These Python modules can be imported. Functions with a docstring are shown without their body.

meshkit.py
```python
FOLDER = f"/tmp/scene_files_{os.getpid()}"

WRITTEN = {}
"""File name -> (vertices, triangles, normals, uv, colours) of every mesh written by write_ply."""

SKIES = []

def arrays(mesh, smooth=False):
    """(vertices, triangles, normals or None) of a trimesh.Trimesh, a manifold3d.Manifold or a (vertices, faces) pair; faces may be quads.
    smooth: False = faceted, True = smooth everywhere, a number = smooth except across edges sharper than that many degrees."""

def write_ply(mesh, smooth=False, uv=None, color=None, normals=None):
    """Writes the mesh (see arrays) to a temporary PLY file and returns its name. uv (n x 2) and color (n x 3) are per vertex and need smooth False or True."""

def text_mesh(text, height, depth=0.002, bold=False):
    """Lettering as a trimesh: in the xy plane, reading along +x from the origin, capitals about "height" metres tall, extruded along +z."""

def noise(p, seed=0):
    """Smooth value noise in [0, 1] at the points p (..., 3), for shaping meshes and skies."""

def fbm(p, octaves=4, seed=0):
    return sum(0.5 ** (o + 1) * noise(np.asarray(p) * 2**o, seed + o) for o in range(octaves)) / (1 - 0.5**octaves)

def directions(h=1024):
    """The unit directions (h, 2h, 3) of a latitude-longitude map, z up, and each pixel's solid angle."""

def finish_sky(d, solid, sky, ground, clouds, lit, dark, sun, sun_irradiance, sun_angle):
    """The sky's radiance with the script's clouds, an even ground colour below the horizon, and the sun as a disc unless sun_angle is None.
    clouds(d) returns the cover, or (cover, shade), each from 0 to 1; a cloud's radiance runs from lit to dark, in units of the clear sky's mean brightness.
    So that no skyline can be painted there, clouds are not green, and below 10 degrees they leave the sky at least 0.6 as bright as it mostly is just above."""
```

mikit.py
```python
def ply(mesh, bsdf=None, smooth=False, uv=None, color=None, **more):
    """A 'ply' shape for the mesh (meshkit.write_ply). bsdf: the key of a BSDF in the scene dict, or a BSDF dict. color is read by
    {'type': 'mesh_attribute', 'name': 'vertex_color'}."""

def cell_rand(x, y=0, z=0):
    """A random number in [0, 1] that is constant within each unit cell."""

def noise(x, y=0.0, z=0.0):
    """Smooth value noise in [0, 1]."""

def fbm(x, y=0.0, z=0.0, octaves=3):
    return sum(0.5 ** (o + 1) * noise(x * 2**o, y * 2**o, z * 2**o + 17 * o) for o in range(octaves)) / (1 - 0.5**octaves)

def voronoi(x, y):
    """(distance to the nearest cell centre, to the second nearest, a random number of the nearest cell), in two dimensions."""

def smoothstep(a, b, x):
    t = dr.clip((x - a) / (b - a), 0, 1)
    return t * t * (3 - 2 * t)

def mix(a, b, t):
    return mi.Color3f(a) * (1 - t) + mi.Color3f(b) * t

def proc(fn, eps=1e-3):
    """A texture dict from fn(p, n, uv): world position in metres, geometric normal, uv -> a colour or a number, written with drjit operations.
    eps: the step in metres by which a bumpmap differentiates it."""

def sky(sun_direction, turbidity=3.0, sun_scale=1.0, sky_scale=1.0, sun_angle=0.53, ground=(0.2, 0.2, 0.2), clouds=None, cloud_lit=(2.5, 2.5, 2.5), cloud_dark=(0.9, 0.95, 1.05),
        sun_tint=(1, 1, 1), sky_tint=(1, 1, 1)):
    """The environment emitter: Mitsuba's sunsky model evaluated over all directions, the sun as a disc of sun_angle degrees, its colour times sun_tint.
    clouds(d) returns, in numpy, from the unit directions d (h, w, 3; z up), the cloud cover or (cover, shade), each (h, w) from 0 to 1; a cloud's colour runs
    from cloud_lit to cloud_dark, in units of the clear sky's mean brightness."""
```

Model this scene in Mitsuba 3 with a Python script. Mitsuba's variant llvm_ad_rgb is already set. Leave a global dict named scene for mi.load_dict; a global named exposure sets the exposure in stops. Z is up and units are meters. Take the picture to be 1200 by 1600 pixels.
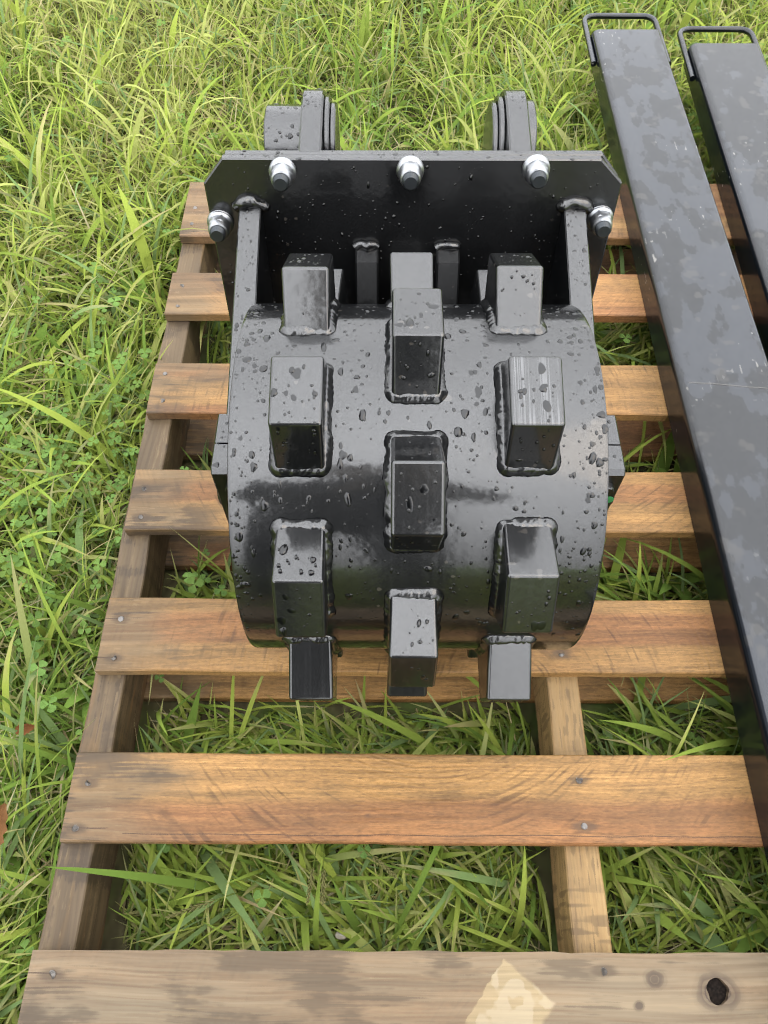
import math
import numpy as np, trimesh, manifold3d as m3, shapely.geometry as sg
import drjit as dr, mitsuba as mi, mikit, meshkit
from mikit import noise, fbm, cell_rand, smoothstep, mix

T = mi.ScalarTransform4f
scene, labels = {}, {}

# ------------------------------------------------------------------ camera, sky, exposure
DECK = 0.126                                  # top of the pallet above the soil
PITCH, YAW = math.radians(59.5), math.radians(0.29)
CAM = [0.0, 0.0, 1.069]
FW = [-math.sin(YAW) * math.cos(PITCH), math.cos(YAW) * math.cos(PITCH), -math.sin(PITCH)]
scene['camera'] = {'type': 'perspective', 'fov': 53.13, 'fov_axis': 'x', 'near_clip': 0.02, 'far_clip': 2000.0,
                   'to_world': T().look_at(origin=CAM, target=[CAM[k] + FW[k] for k in range(3)], up=[0, 0, 1])}
exposure = 4.2

def overcast(d):
    x, y, z = d[..., 0], d[..., 1], d[..., 2]
    k = 1.0 / (z + 0.35)
    s = 0.5 + 0.25 * np.sin(3.1 * x * k + 1.3 * np.sin(2.3 * y * k + 0.7)) + 0.25 * np.sin(2.7 * y * k + 1.9 + 1.7 * np.sin(1.9 * x * k))
    return np.ones_like(z), np.clip(0.92 - 0.95 * np.clip(z, 0, 1) + 0.16 * (s - 0.5), 0, 1)    # an overcast sky is about three times as bright overhead as at the horizon

scene['sky'] = mikit.sky([0.55, -0.25, 0.85], turbidity=3, sun_scale=0.03, sun_angle=45, sun_tint=(1.0, 0.90, 0.72), clouds=overcast,
                         cloud_lit=(3.05, 3.1, 3.2), cloud_dark=(1.05, 1.06, 1.08), ground=(0.10, 0.14, 0.05))

# ------------------------------------------------------------------ helpers
def key_for(base):
    if base not in scene and base not in labels: return base
    i = 1
    while f'{base}_{i:03d}' in scene or f'{base}_{i:03d}' in labels: i += 1
    return f'{base}_{i:03d}'

def put(base, mesh, bsdf, smooth=False, uv=None, color=None, **tags):
    k = key_for(base)
    if color is None and tags.get('kind') is None:                # closed solids: faces must point outward
        v, f, _ = meshkit.arrays(mesh)
        if np.einsum('ij,ij->i', v[f[:, 0]] - v.mean(0), np.cross(v[f[:, 1]] - v.mean(0), v[f[:, 2]] - v.mean(0))).sum() < 0: f = f[:, ::-1]
        mesh = (v, f)
    if uv is not None:
        nv = len(meshkit.arrays(mesh, smooth)[0])
        uv = np.tile(np.array(uv, float), (nv, 1))
    scene[k] = mikit.ply(mesh, bsdf, smooth=smooth, uv=uv, color=color)
    if tags: labels[k] = tags
    return k

def thing(base, label, category, group=None):
    k = key_for(base)
    labels[k] = {'label': label, 'category': category}
    if group: labels[k]['group'] = group
    return k

def cat(*ms):
    ms = [(np.asarray(v, float), np.asarray(f, int)) for v, f in ms]
    off, V, Fc = 0, [], []
    for v, f in ms:
        if f.shape[1] == 4: f = np.vstack([f[:, [0, 1, 2]], f[:, [0, 2, 3]]])
        V.append(v); Fc.append(f + off); off += len(v)
    return np.vstack(V), np.vstack(Fc)

def hull(points):
    m = m3.Manifold.hull_points(np.asarray(points, float))
    me = m.to_mesh()
    return np.asarray(me.vert_properties)[:, :3].astype(float), np.asarray(me.tri_verts).astype(int)

BALL = trimesh.creation.icosphere(subdivisions=2).vertices
BALL3 = trimesh.creation.icosphere(subdivisions=3).vertices
def round_hull(corners, r, ball=BALL):
    return hull(np.vstack([np.asarray(c, float) + ball * r for c in corners]))

def bevel_prism(poly, thick, b=0.0015):
    """A convex polygon (n x 2) with bevelled rims; local x, y and thickness along z from 0 to thick."""
    P = sg.Polygon(poly); q = np.array(P.buffer(-b, join_style=2).exterior.coords)[:-1]; p = np.array(P.exterior.coords)[:-1]
    pts = [np.c_[q, np.zeros(len(q))], np.c_[p, np.full(len(p), b)], np.c_[p, np.full(len(p), thick - b)], np.c_[q, np.full(len(q), thick)]]
    return hull(np.vstack(pts))

def xf(mesh, M):
    v, f = mesh; M = np.asarray(M, float)
    return v @ M[:3, :3].T + M[:3, 3], f

def frame(o, ex, ey, ez):
    M = np.eye(4); M[:3, 0], M[:3, 1], M[:3, 2], M[:3, 3] = ex, ey, ez, o
    return M

def nrm(a):
    a = np.asarray(a, float); return a / np.linalg.norm(a)

def tube(path, rad, sides=8, closed=False, caps=True):
    """A tube along path (n x 3); rad: number, n, or n x sides."""
    path = np.asarray(path, float); n = len(path)
    tang = (np.roll(path, -1, 0) - np.roll(path, 1, 0)) if closed else np.gradient(path, axis=0)
    tang /= np.linalg.norm(tang, axis=1, keepdims=True)
    ref = np.array([0, 0, 1.0]) if abs(tang[0][2]) < 0.9 else np.array([1.0, 0, 0])
    u = nrm(np.cross(tang[0], ref)); V = []
    rad = np.broadcast_to(np.asarray(rad, float).reshape((-1, 1)) if np.ndim(rad) < 2 else rad, (n, sides))
    a = np.arange(sides) * 2 * np.pi / sides
    for i in range(n):
        u = nrm(u - tang[i] * (u @ tang[i])); w = np.cross(tang[i], u)
        V.append(path[i] + rad[i][:, None] * (np.cos(a)[:, None] * u + np.sin(a)[:, None] * w))
    V = np.vstack(V); Q = []
    for i in range(n if closed else n - 1):
        j = (i + 1) % n
        for k in range(sides):
            l = (k + 1) % sides
            Q.append([i * sides + k, i * sides + l, j * sides + l, j * sides + k])
    Q = np.array(Q); Fc = np.vstack([Q[:, [0, 1, 2]], Q[:, [0, 2, 3]]])
    if caps and not closed:
        V = np.vstack([V, path[:1], path[-1:]]); c0, c1 = len(V) - 2, len(V) - 1
        k = np.arange(sides); l = (k + 1) % sides
        Fc = np.vstack([Fc, np.c_[l, k, np.full(sides, c0)], np.c_[k + (n - 1) * sides, l + (n - 1) * sides, np.full(sides, c1)]])
    return V, Fc

def lathe_x(profile, seg=144):
    """Revolve (x, r) points about the x axis (closed at its ends when r = 0)."""
    a = np.arange(seg) * 2 * np.pi / seg; prof = np.asarray(profile, float); n = len(prof)
    V = np.stack([np.repeat(prof[:, 0], seg), np.outer(prof[:, 1], np.cos(a)).ravel(), np.outer(prof[:, 1], np.sin(a)).ravel()], 1)
    Q = []
    for i in range(n - 1):
        for k in range(seg):
            l = (k + 1) % seg; Q.append([i * seg + k, i * seg + l, (i + 1) * seg + l, (i + 1) * seg + k])
    Q = np.array(Q); return V, np.vstack([Q[:, [0, 1, 2]], Q[:, [0, 2, 3]]])[:, ::-1]

def cyl(p0, p1, r, sides=24, b=0.0):
    p0, p1 = np.asarray(p0, float), np.asarray(p1, float); d = nrm(p1 - p0); L = np.linalg.norm(p1 - p0)
    if b <= 0: return tube([p0, p1], r, sides)
    return tube([p0, p0 + d * b * 0.02, p0 + d * b, p1 - d * b, p1 - d * b * 0.02, p1], np.array([r - b, r - b, r, r, r - b, r - b]), sides)

def smoothpath(pts, r, n=7):
    """Round the corners of a polyline."""
    pts = [np.asarray(p, float) for p in pts]; out = [pts[0]]
    for i in range(1, len(pts) - 1):
        a, b, c = pts[i - 1], pts[i], pts[i + 1]
        rr = min(r, 0.49 * np.linalg.norm(a - b), 0.49 * np.linalg.norm(c - b))
        p, q = b + nrm(a - b) * rr, b + nrm(c - b) * rr
        for t in np.linspace(0, 1, n): out.append((1 - t) ** 2 * p + 2 * t * (1 - t) * b + t * t * q)
    out.append(pts[-1]); return np.array(out)

def vnoise(p, seed=0):
    return np.asarray(meshkit.noise(np.asarray(p, float) + seed * 17.3)).ravel()

# ------------------------------------------------------------------ materials
def saw_radius(u, w, wid, along_y):
    """Distance from the axle of the saw blade that left its arcs on the board."""
    y0 = 0.22 * wid + 0.105 + dr.select(dr.floor(wid * 0.5) * 2.0 == wid, -0.14, 0.17)
    y0 = dr.select(along_y, 4.0, y0)
    return dr.sqrt(dr.square(u - 0.10 - (cell_rand(wid, 23) - 0.5) * 0.3) + dr.square(w - y0))

def wood_fn(p, n, uv):
    wid = dr.floor(uv.x + 0.5); along_y = uv.y > 0.5
    u = dr.select(along_y, p.y, p.x); w = dr.select(along_y, p.x, p.y) + p.z * 0.83
    r1, r2, r3 = cell_rand(wid, 3), cell_rand(wid, 11), cell_rand(wid, 23)
    front = dr.select((wid < 0.5), 1.0, 0.0)                       # the weathered front board
    warp = (fbm(u * 3.1 + wid * 7.7, w * 9.0, wid) - 0.5)
    band = noise(u * 0.9 + wid * 3.1, (w + warp * 0.035) * 25.0, wid * 5.0)
    yy = p.y + 0.012 * warp
    one = smoothstep(0.185, 0.150, yy); two = smoothstep(0.030, 0.012, dr.abs(yy - 0.378)); three = smoothstep(0.024, 0.010, dr.abs(yy - 0.590))
    band = dr.select(dr.abs(wid - 1.0) < 0.5, 0.30 + 0.45 * one + 0.25 * (band - 0.5), dr.select(dr.abs(wid - 2.0) < 0.5, 0.28 + 0.5 * two + 0.3 * (band - 0.5), dr.select(dr.abs(wid - 3.0) < 0.5, 0.30 + 0.35 * three + 0.3 * (band - 0.5), band)))
    fine = fbm(u * 9.0 + wid, (w + warp * 0.02) * 420.0, wid, 2)
    streak = noise(u * 5.0 + 3 * wid, (w + warp * 0.03) * 130.0, 2.0 + wid)
    tan = mix((0.60, 0.365, 0.150), (0.46, 0.265, 0.105), fine)
    red = mix((0.37, 0.175, 0.075), (0.47, 0.245, 0.105), fine)
    c = mix(tan, red, smoothstep(0.36, 0.66, band))
    fiber = fbm(u * 12.0 + wid, (w + warp * 0.02) * 460.0, wid + 6.0, 3)
    c = c * (0.78 + 0.44 * streak) * (0.88 + 0.24 * r2) * (0.70 + 0.60 * fiber)
    # saw marks: arcs of a big blade
    sr = saw_radius(u, w, wid, along_y)
    sawm = smoothstep(0.55, 0.92, noise(sr * 330.0 + wid * 9.0 + 3.0 * warp, u * 14.0, w * 40.0)) * smoothstep(0.25, 0.60, fbm(u * 7.0, w * 22.0, wid + 4.0))
    c = c * (1.0 - 0.42 * sawm)
    pore = smoothstep(0.62, 0.85, noise(u * 70.0, (w + warp * 0.02) * 900.0, wid))
    c = c * (1.0 - 0.22 * pore) * (0.74 + 0.52 * fbm(u * 240.0, w * 800.0, wid, 2))
    # the middle stringer is band sawn: cross marks and short checks
    hatch = smoothstep(0.55, 0.8, noise(u * 260.0, w * 30.0, wid)) * smoothstep(0.35, 0.6, noise(u * 30.0, w * 12.0, 7.0)) + 0.8 * smoothstep(0.66, 0.84, noise(u * 60.0, w * 420.0, wid))
    mids = dr.select(along_y & (p.x > 0.0), 1.0, 0.0)
    c = mix(c, mix((0.58, 0.43, 0.23), (0.44, 0.30, 0.15), fine) * (0.8 + 0.4 * streak), mids * 0.8)
    c = mix(c, (0.17, 0.115, 0.065), mids * dr.clip(hatch, 0.0, 1.0) * 0.6)
    # weathering: greyed brown at the outer ends and on the front board
    end = smoothstep(-0.20, -0.365, p.x + 0.20 * (fbm(p.x * 11.0, p.y * 26.0, wid) - 0.5))
    grey = mix((0.185, 0.135, 0.088), (0.36, 0.270, 0.175), fine * 0.6 + streak * 0.6)
    grey = mix(grey * 0.88, (0.400, 0.345, 0.275), front * 0.60)
    gm = dr.maximum(end * 0.85, front * (0.74 + 0.5 * (fbm(u * 4.0, w * 30.0, 9.0) - 0.3)))
    gm = dr.maximum(gm, dr.select(along_y & (p.x < 0.0), 1.1 * smoothstep(0.15, 0.52, fbm(u * 5.0, w * 60.0, 3.0) + 0.1), 0.0))
    gm = dr.maximum(gm, dr.select(p.y > 1.1, 0.25, 0.0))
    grey = grey * dr.select(along_y & (p.x < 0.0), 0.74, 1.0)
    c = mix(c, grey * (0.70 + 0.3 * streak + 0.5 * (fiber - 0.2)), dr.clip(gm * (0.75 + 0.5 * fiber), 0.0, 1.0))
    stain = smoothstep(0.52, 0.70, fbm(p.x * 15.0 + 5.0, p.y * 34.0, wid + 2.0, 5) + 0.45 * (fiber - 0.5) + 0.18 * (fine - 0.5)) * (0.22 + 0.60 * dr.maximum(end, front * 0.6))
    c = mix(c, (0.10, 0.075, 0.055), dr.clip(stain, 0.0, 0.85))
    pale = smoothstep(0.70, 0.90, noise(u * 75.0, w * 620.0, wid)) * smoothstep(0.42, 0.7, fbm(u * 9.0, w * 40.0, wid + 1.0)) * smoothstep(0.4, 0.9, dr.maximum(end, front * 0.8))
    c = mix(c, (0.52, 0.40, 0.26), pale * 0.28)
    wob = 0.0016 * (noise(p.x * 30.0, 5.0) - 0.5)
    for cy, x0c, x1c, cw in ((0.3903, -0.38, -0.347, 0.0007), (0.3367, -0.38, -0.345, 0.0008), (0.1335, -0.38, -0.318, 0.0006), (0.1272, -0.30, 0.84, 0.0005), (-0.010, -0.38, -0.34, 0.0006)):
        line = smoothstep(cw * 1.6, cw * 0.5, dr.abs(p.y - cy - wob)) * smoothstep(x0c - 0.001, x0c + 0.001, p.x) * smoothstep(x1c + 0.004, x1c - 0.004, p.x) * dr.select(along_y, 0.0, 1.0)
        c = mix(c, (0.09, 0.055, 0.035), 0.8 * line)
    nd = mi.Float(1.0)
    for nx, ny in ((-0.3486, -0.0111), (0.2307, -0.0053), (-0.3498, 0.1829), (-0.3545, 0.1328), (0.2298, 0.1888), (0.2293, 0.1378), (-0.3484, 0.3903), (-0.3478, 0.3367), (0.2261, 0.3447), (-0.3512, 0.5925), (-0.348, 0.5453)):
        nd = dr.minimum(nd, dr.sqrt(dr.square((p.x - nx) * 0.45) + dr.square(p.y - ny)))
    c = mix(c, (0.11, 0.08, 0.06), 0.65 * smoothstep(0.0085, 0.0035, nd + 0.004 * (fiber - 0.5)) * dr.select(along_y, 0.0, 1.0))
    # a pale patch with a square corner on the front board, with a whitish smear
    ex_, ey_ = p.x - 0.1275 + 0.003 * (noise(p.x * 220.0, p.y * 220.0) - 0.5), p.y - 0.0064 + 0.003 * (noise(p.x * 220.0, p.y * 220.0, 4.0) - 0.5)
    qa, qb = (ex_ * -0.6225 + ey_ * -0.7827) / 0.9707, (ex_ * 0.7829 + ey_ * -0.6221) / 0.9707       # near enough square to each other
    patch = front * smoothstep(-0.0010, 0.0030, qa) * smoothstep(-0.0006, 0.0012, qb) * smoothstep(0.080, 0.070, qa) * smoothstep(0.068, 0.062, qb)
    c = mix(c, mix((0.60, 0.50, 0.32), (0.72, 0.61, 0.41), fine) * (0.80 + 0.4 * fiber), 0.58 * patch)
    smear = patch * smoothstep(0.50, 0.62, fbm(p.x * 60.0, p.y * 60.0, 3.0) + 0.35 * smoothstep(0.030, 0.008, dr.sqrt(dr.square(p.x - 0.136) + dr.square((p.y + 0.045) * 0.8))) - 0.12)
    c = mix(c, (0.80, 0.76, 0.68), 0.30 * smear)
    # knots in the front board and dark halo round the knot hole
    for kx, ky, kr, ks in ((0.347, -0.0225, 0.024, 0.9), (0.283, -0.012, 0.012, 0.75), (0.262, -0.036, 0.006, 0.8), (-0.02, 0.098 + 0.05, 0.006, 0.5)):
        d = dr.sqrt(dr.square((p.x - kx) * 0.8) + dr.square(p.y - ky)) + 0.007 * (fbm(p.x * 60.0, p.y * 60.0) - 0.5)
        c = mix(c, (0.085, 0.06, 0.05), ks * smoothstep(kr, kr * 0.35, d) * (0.6 + 0.4 * smoothstep(0.3, 0.6, noise(d * 600.0))))
    return mi.Color3f(c) * mi.Color3f(1.07, 0.98, 0.80) * 0.385

def wood_h(p, n, uv):
    wid = dr.floor(uv.x + 0.5); along_y = uv.y > 0.5
    u = dr.select(along_y, p.y, p.x); w = dr.select(along_y, p.x, p.y) + p.z * 0.83
    sr = saw_radius(u, w, wid, along_y)
    return noise(u * 30.0, w * 520.0, wid) * 0.6 + noise(sr * 420.0 + wid * 9.0, u * 6.0, wid) * 0.7

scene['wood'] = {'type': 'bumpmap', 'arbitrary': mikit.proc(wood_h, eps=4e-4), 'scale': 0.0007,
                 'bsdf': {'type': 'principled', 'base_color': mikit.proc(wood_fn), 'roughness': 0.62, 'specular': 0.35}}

def paint_col(p, n, uv):
    a = fbm(p.x * 14.0, p.y * 14.0, p.z * 14.0)
    c = mix((0.0015, 0.0017, 0.0020), (0.0035, 0.0037, 0.0041), smoothstep(0.3, 0.7, a))
    chip = smoothstep(0.84, 0.90, noise(p.x * 150.0, p.y * 150.0, p.z * 150.0)) * smoothstep(0.62, 0.76, noise(p.x * 17.0, p.y * 17.0, p.z * 17.0))
    return mi.Color3f(mix(c, (0.05, 0.044, 0.037), chip * 0.6))

def scuff_col(p, n, uv):
    sc = smoothstep(0.46, 0.80, noise(p.x * 1300.0, p.y * 14.0, p.z * 9.0)) * smoothstep(0.5, 0.85, n.z) * (0.5 + 0.5 * smoothstep(0.35, 0.6, fbm(p.x * 40.0, p.y * 40.0)))
    return mi.Color3f(mix(paint_col(p, n, uv), (0.09, 0.092, 0.096), 0.75 * sc))

def paint_rough(p, n, uv):
    brush = noise(p.x * 420.0, p.y * 3.0, p.z * 3.0)
    wet = fbm(p.x * 9.0 + 3.0, p.y * 9.0, p.z * 9.0)
    return 0.09 + 0.10 * smoothstep(0.42, 0.64, wet) + 0.09 * brush * brush

def coat(col, rough):
    return {'type': 'principled', 'base_color': col, 'roughness': rough, 'eta': 1.60, 'clearcoat': 1.0, 'clearcoat_gloss': 0.97}

def paint_h(p, n, uv):
    return fbm(p.x * 150.0, p.y * 150.0, p.z * 150.0, 2)

scene['black_paint'] = {'type': 'bumpmap', 'arbitrary': mikit.proc(paint_h, eps=8e-4), 'scale': 0.00012, 'bsdf': coat(mikit.proc(paint_col), mikit.proc(paint_rough))}
scene['scuffed_paint'] = coat(mikit.proc(scuff_col), mikit.proc(paint_rough))
scene['water'] = {'type': 'roughplastic', 'diffuse_reflectance': {'type': 'rgb', 'value': [0.002, 0.0022, 0.0025]}, 'alpha': 0.05, 'int_ior': 1.50}

def fork_patch(p):
    a = fbm(p.x * 11.0 + 2.0, p.y * 8.0, 0.5, 6)
    b = fbm(p.x * 55.0, p.y * 30.0, 4.0, 4)
    edge = 0.05 * smoothstep(0.030, 0.004, dr.abs(p.x - 0.450 - 0.0065 * p.y))
    smooth_one = dr.select(p.x > 0.586 + 0.0325 * (p.y - 0.25), -0.055, 0.0)
    f = a * 0.72 + b * 0.28 + edge + smooth_one
    return 0.72 * smoothstep(0.482, 0.512, f) + 0.28 * smoothstep(0.40, 0.62, f)

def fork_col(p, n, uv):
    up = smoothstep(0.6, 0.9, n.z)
    c = mix((0.0030, 0.0040, 0.0054), (0.0150, 0.0178, 0.0232), fork_patch(p) * up)  # wet patches: paler base colour stands in for the sky they reflect
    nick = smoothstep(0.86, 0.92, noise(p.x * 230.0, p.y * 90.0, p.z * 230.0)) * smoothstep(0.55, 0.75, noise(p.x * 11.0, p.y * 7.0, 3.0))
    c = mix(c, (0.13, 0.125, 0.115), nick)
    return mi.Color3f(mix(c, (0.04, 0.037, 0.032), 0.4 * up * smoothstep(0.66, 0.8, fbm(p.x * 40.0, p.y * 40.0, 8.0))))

def fork_rough(p, n, uv):
    return 0.24 - 0.10 * fork_patch(p)

scene['fork_paint'] = {'type': 'principled', 'base_color': mikit.proc(fork_col), 'roughness': mikit.proc(fork_rough), 'eta': 1.5}
scene['zinc'] = {'type': 'principled', 'base_color': {'type': 'rgb', 'value': [0.34, 0.35, 0.365]}, 'metallic': 1.0, 'roughness': 0.34}
scene['thread_steel'] = {'type': 'principled', 'base_color': {'type': 'rgb', 'value': [0.045, 0.05, 0.055]}, 'metallic': 0.8, 'roughness': 0.35}
scene['nail_steel'] = {'type': 'principled', 'base_color': {'type': 'rgb', 'value': [0.16, 0.15, 0.14]}, 'metallic': 1.0, 'roughness': 0.5}
scene['green_vinyl'] = {'type': 'principled', 'base_color': {'type': 'rgb', 'value': [0.02, 0.16, 0.05]}, 'roughness': 0.45}
VC = {'type': 'mesh_attribute', 'name': 'vertex_color'}
scene['leafy'] = {'type': 'principledthin', 'base_color': VC, 'roughness': 0.34, 'spec_trans': 0.0, 'diff_trans': 0.75, 'eta': 1.4}

def soil_fn(p, n, uv):
    a = fbm(p.x * 14.0, p.y * 14.0); b = noise(p.x * 160.0, p.y * 60.0)
    near = mix((0.045, 0.038, 0.019), (0.105, 0.094, 0.046), b)
    c = mix(near, (0.06, 0.085, 0.022), smoothstep(0.35, 0.65, a))
    far = smoothstep(4.0, 7.0, dr.sqrt(p.x * p.x + p.y * p.y))
    return mi.Color3f(mix(c, mix((0.07, 0.115, 0.025), (0.12, 0.16, 0.045), fbm(p.x * 3.0, p.y * 3.0)), far))
scene['soil'] = {'type': 'principled', 'base_color': mikit.proc(soil_fn), 'roughness': 0.9, 'specular': 0.2}

scene['white_film'] = {'type': 'principled', 'base_color': {'type': 'rgb', 'value': [0.24, 0.215, 0.165]}, 'roughness': 0.25}

# ------------------------------------------------------------------ pallet
BOARDS = [(-0.150, 0.012), (0.119, 0.218), (0.320, 0.421), (0.525, 0.626), (0.731, 0.832), (0.940, 1.040), (1.132, 1.285)]   # y ranges of the deck boards
STRINGERS = [(-0.376, -0.335), (0.207, 0.248), (0.790, 0.831)]
BOTTOM = [(-0.13, 0.0), (0.318, 0.418), (0.523, 0.623), (0.729, 0.829), (1.130, 1.23)]
XL, XR = -0.370, 0.834

def board_mesh(x0, x1, y0, y1, z0, z1, seed, n=48, b=0.0016, amp=0.0015):
    """A sawn board along x with slightly uneven edges."""
    prof = np.array([[y0 + b, z0], [y1 - b, z0], [y1, z0 + b], [y1, z1 - b], [y1 - b, z1], [y0 + b, z1], [y0, z1 - b], [y0, z0 + b]]); k = len(prof)
    xs = np.linspace(x0, x1, n); V = np.zeros((n, k, 3)); V[:, :, 0] = xs[:, None]; V[:, :, 1:] = prof[None]
    e0 = (vnoise(np.c_[xs * 13, xs * 0, xs * 0 + seed], seed) - 0.5 + 0.5 * (vnoise(np.c_[xs * 70, xs * 0, xs * 0 + seed], seed) - 0.5)) * 2 * amp
    e1 = (vnoise(np.c_[xs * 13, xs * 0 + 9, xs * 0 + seed], seed) - 0.5 + 0.5 * (vnoise(np.c_[xs * 70, xs * 0 + 5, xs * 0 + seed], seed) - 0.5)) * 2 * amp
    mid = (y0 + y1) / 2
    V[:, :, 1] += np.where(prof[None, :, 1 - 1] < mid, e0[:, None], e1[:, None])
    V = V.reshape(-1, 3); Q = []
    for i in range(n - 1):
        for j in range(k):
            l = (j + 1) % k; Q.append([i * k + j, i * k + l, (i + 1) * k + l, (i + 1) * k + j])
    Q = np.array(Q)[:, ::-1]; Fc = [np.vstack([Q[:, [0, 1, 2]], Q[:, [0, 2, 3]]])]
    for j in range(1, k - 1):
        Fc.append(np.array([[0, j, j + 1]])); o = (n - 1) * k; Fc.append(np.array([[o, o + j + 1, o + j]]))
    return V, np.vstack(Fc)

pallet = thing('pallet', 'wooden pallet of spaced orange brown boards lying on the grass under the black machine parts', 'pallet')
board_keys = []
rngb = np.random.default_rng(5)
for i, (y0, y1) in enumerate(BOARDS):
    if i == 0:      # the front board has a real knot hole
        hole = [(0.347 + (0.0112 + 0.0008 * math.sin(3 * a + 1) + 0.0005 * math.sin(7 * a)) * math.cos(a), -0.0225 + (0.0122 + 0.0008 * math.sin(2 * a)) * math.sin(a)) for a in np.linspace(0, 2 * np.pi, 40)[:-1]]
        xs = np.linspace(XL - 0.004, XR, 60)
        rim = [(x, y1 + 0.0012 * (vnoise([[x * 40, 1, 2]], 3)[0] - 0.5) * 2) for x in xs] + [(x, y0) for x in xs[::-1]]
        me = trimesh.creation.extrude_polygon(sg.Polygon(rim, [hole]), 0.0205); me.apply_translation([0, 0, DECK - 0.018 - 0.0005])
        # the loop above makes this board a little thicker; its underside rests on the stringers
        me.vertices[:, 2] = np.where(me.vertices[:, 2] < DECK - 0.01, DECK - 0.018, DECK + 0.002)
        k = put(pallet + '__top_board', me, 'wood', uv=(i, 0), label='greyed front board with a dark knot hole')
    else:
        dx = [0, 0, 0.001, 0.002, -0.001, -0.004, -0.006][i]
        me = board_mesh(XL + dx, XR + float(rngb.normal(0, 0.003)), y0, y1, DECK - 0.018, DECK, i)
        k = put(pallet + '__top_board', me, 'wood', uv=(i, 0))
    board_keys.append(k)
def plug_fn(p, n, uv):
    return mi.Color3f(mix((0.004, 0.003, 0.0025), (0.014, 0.010, 0.008), noise(p.x * 600.0, p.y * 600.0)))
scene['dark_plug'] = {'type': 'principled', 'base_color': mikit.proc(plug_fn), 'roughness': 0.9, 'specular': 0.1}
kp = trimesh.creation.cylinder(radius=0.0165, height=0.006, sections=40).subdivide().subdivide()
kp.vertices[:, 2] += np.where(kp.vertices[:, 2] > 0.002, 0.004 * (vnoise(kp.vertices * 260, 9) - 0.5) + 0.002, 0); kp.apply_translation([0.347, -0.0225, DECK - 0.0095])
put(board_keys[0] + '__knot', kp, 'dark_plug', smooth=30)  # dark plug added inside the knot hole to darken it
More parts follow.
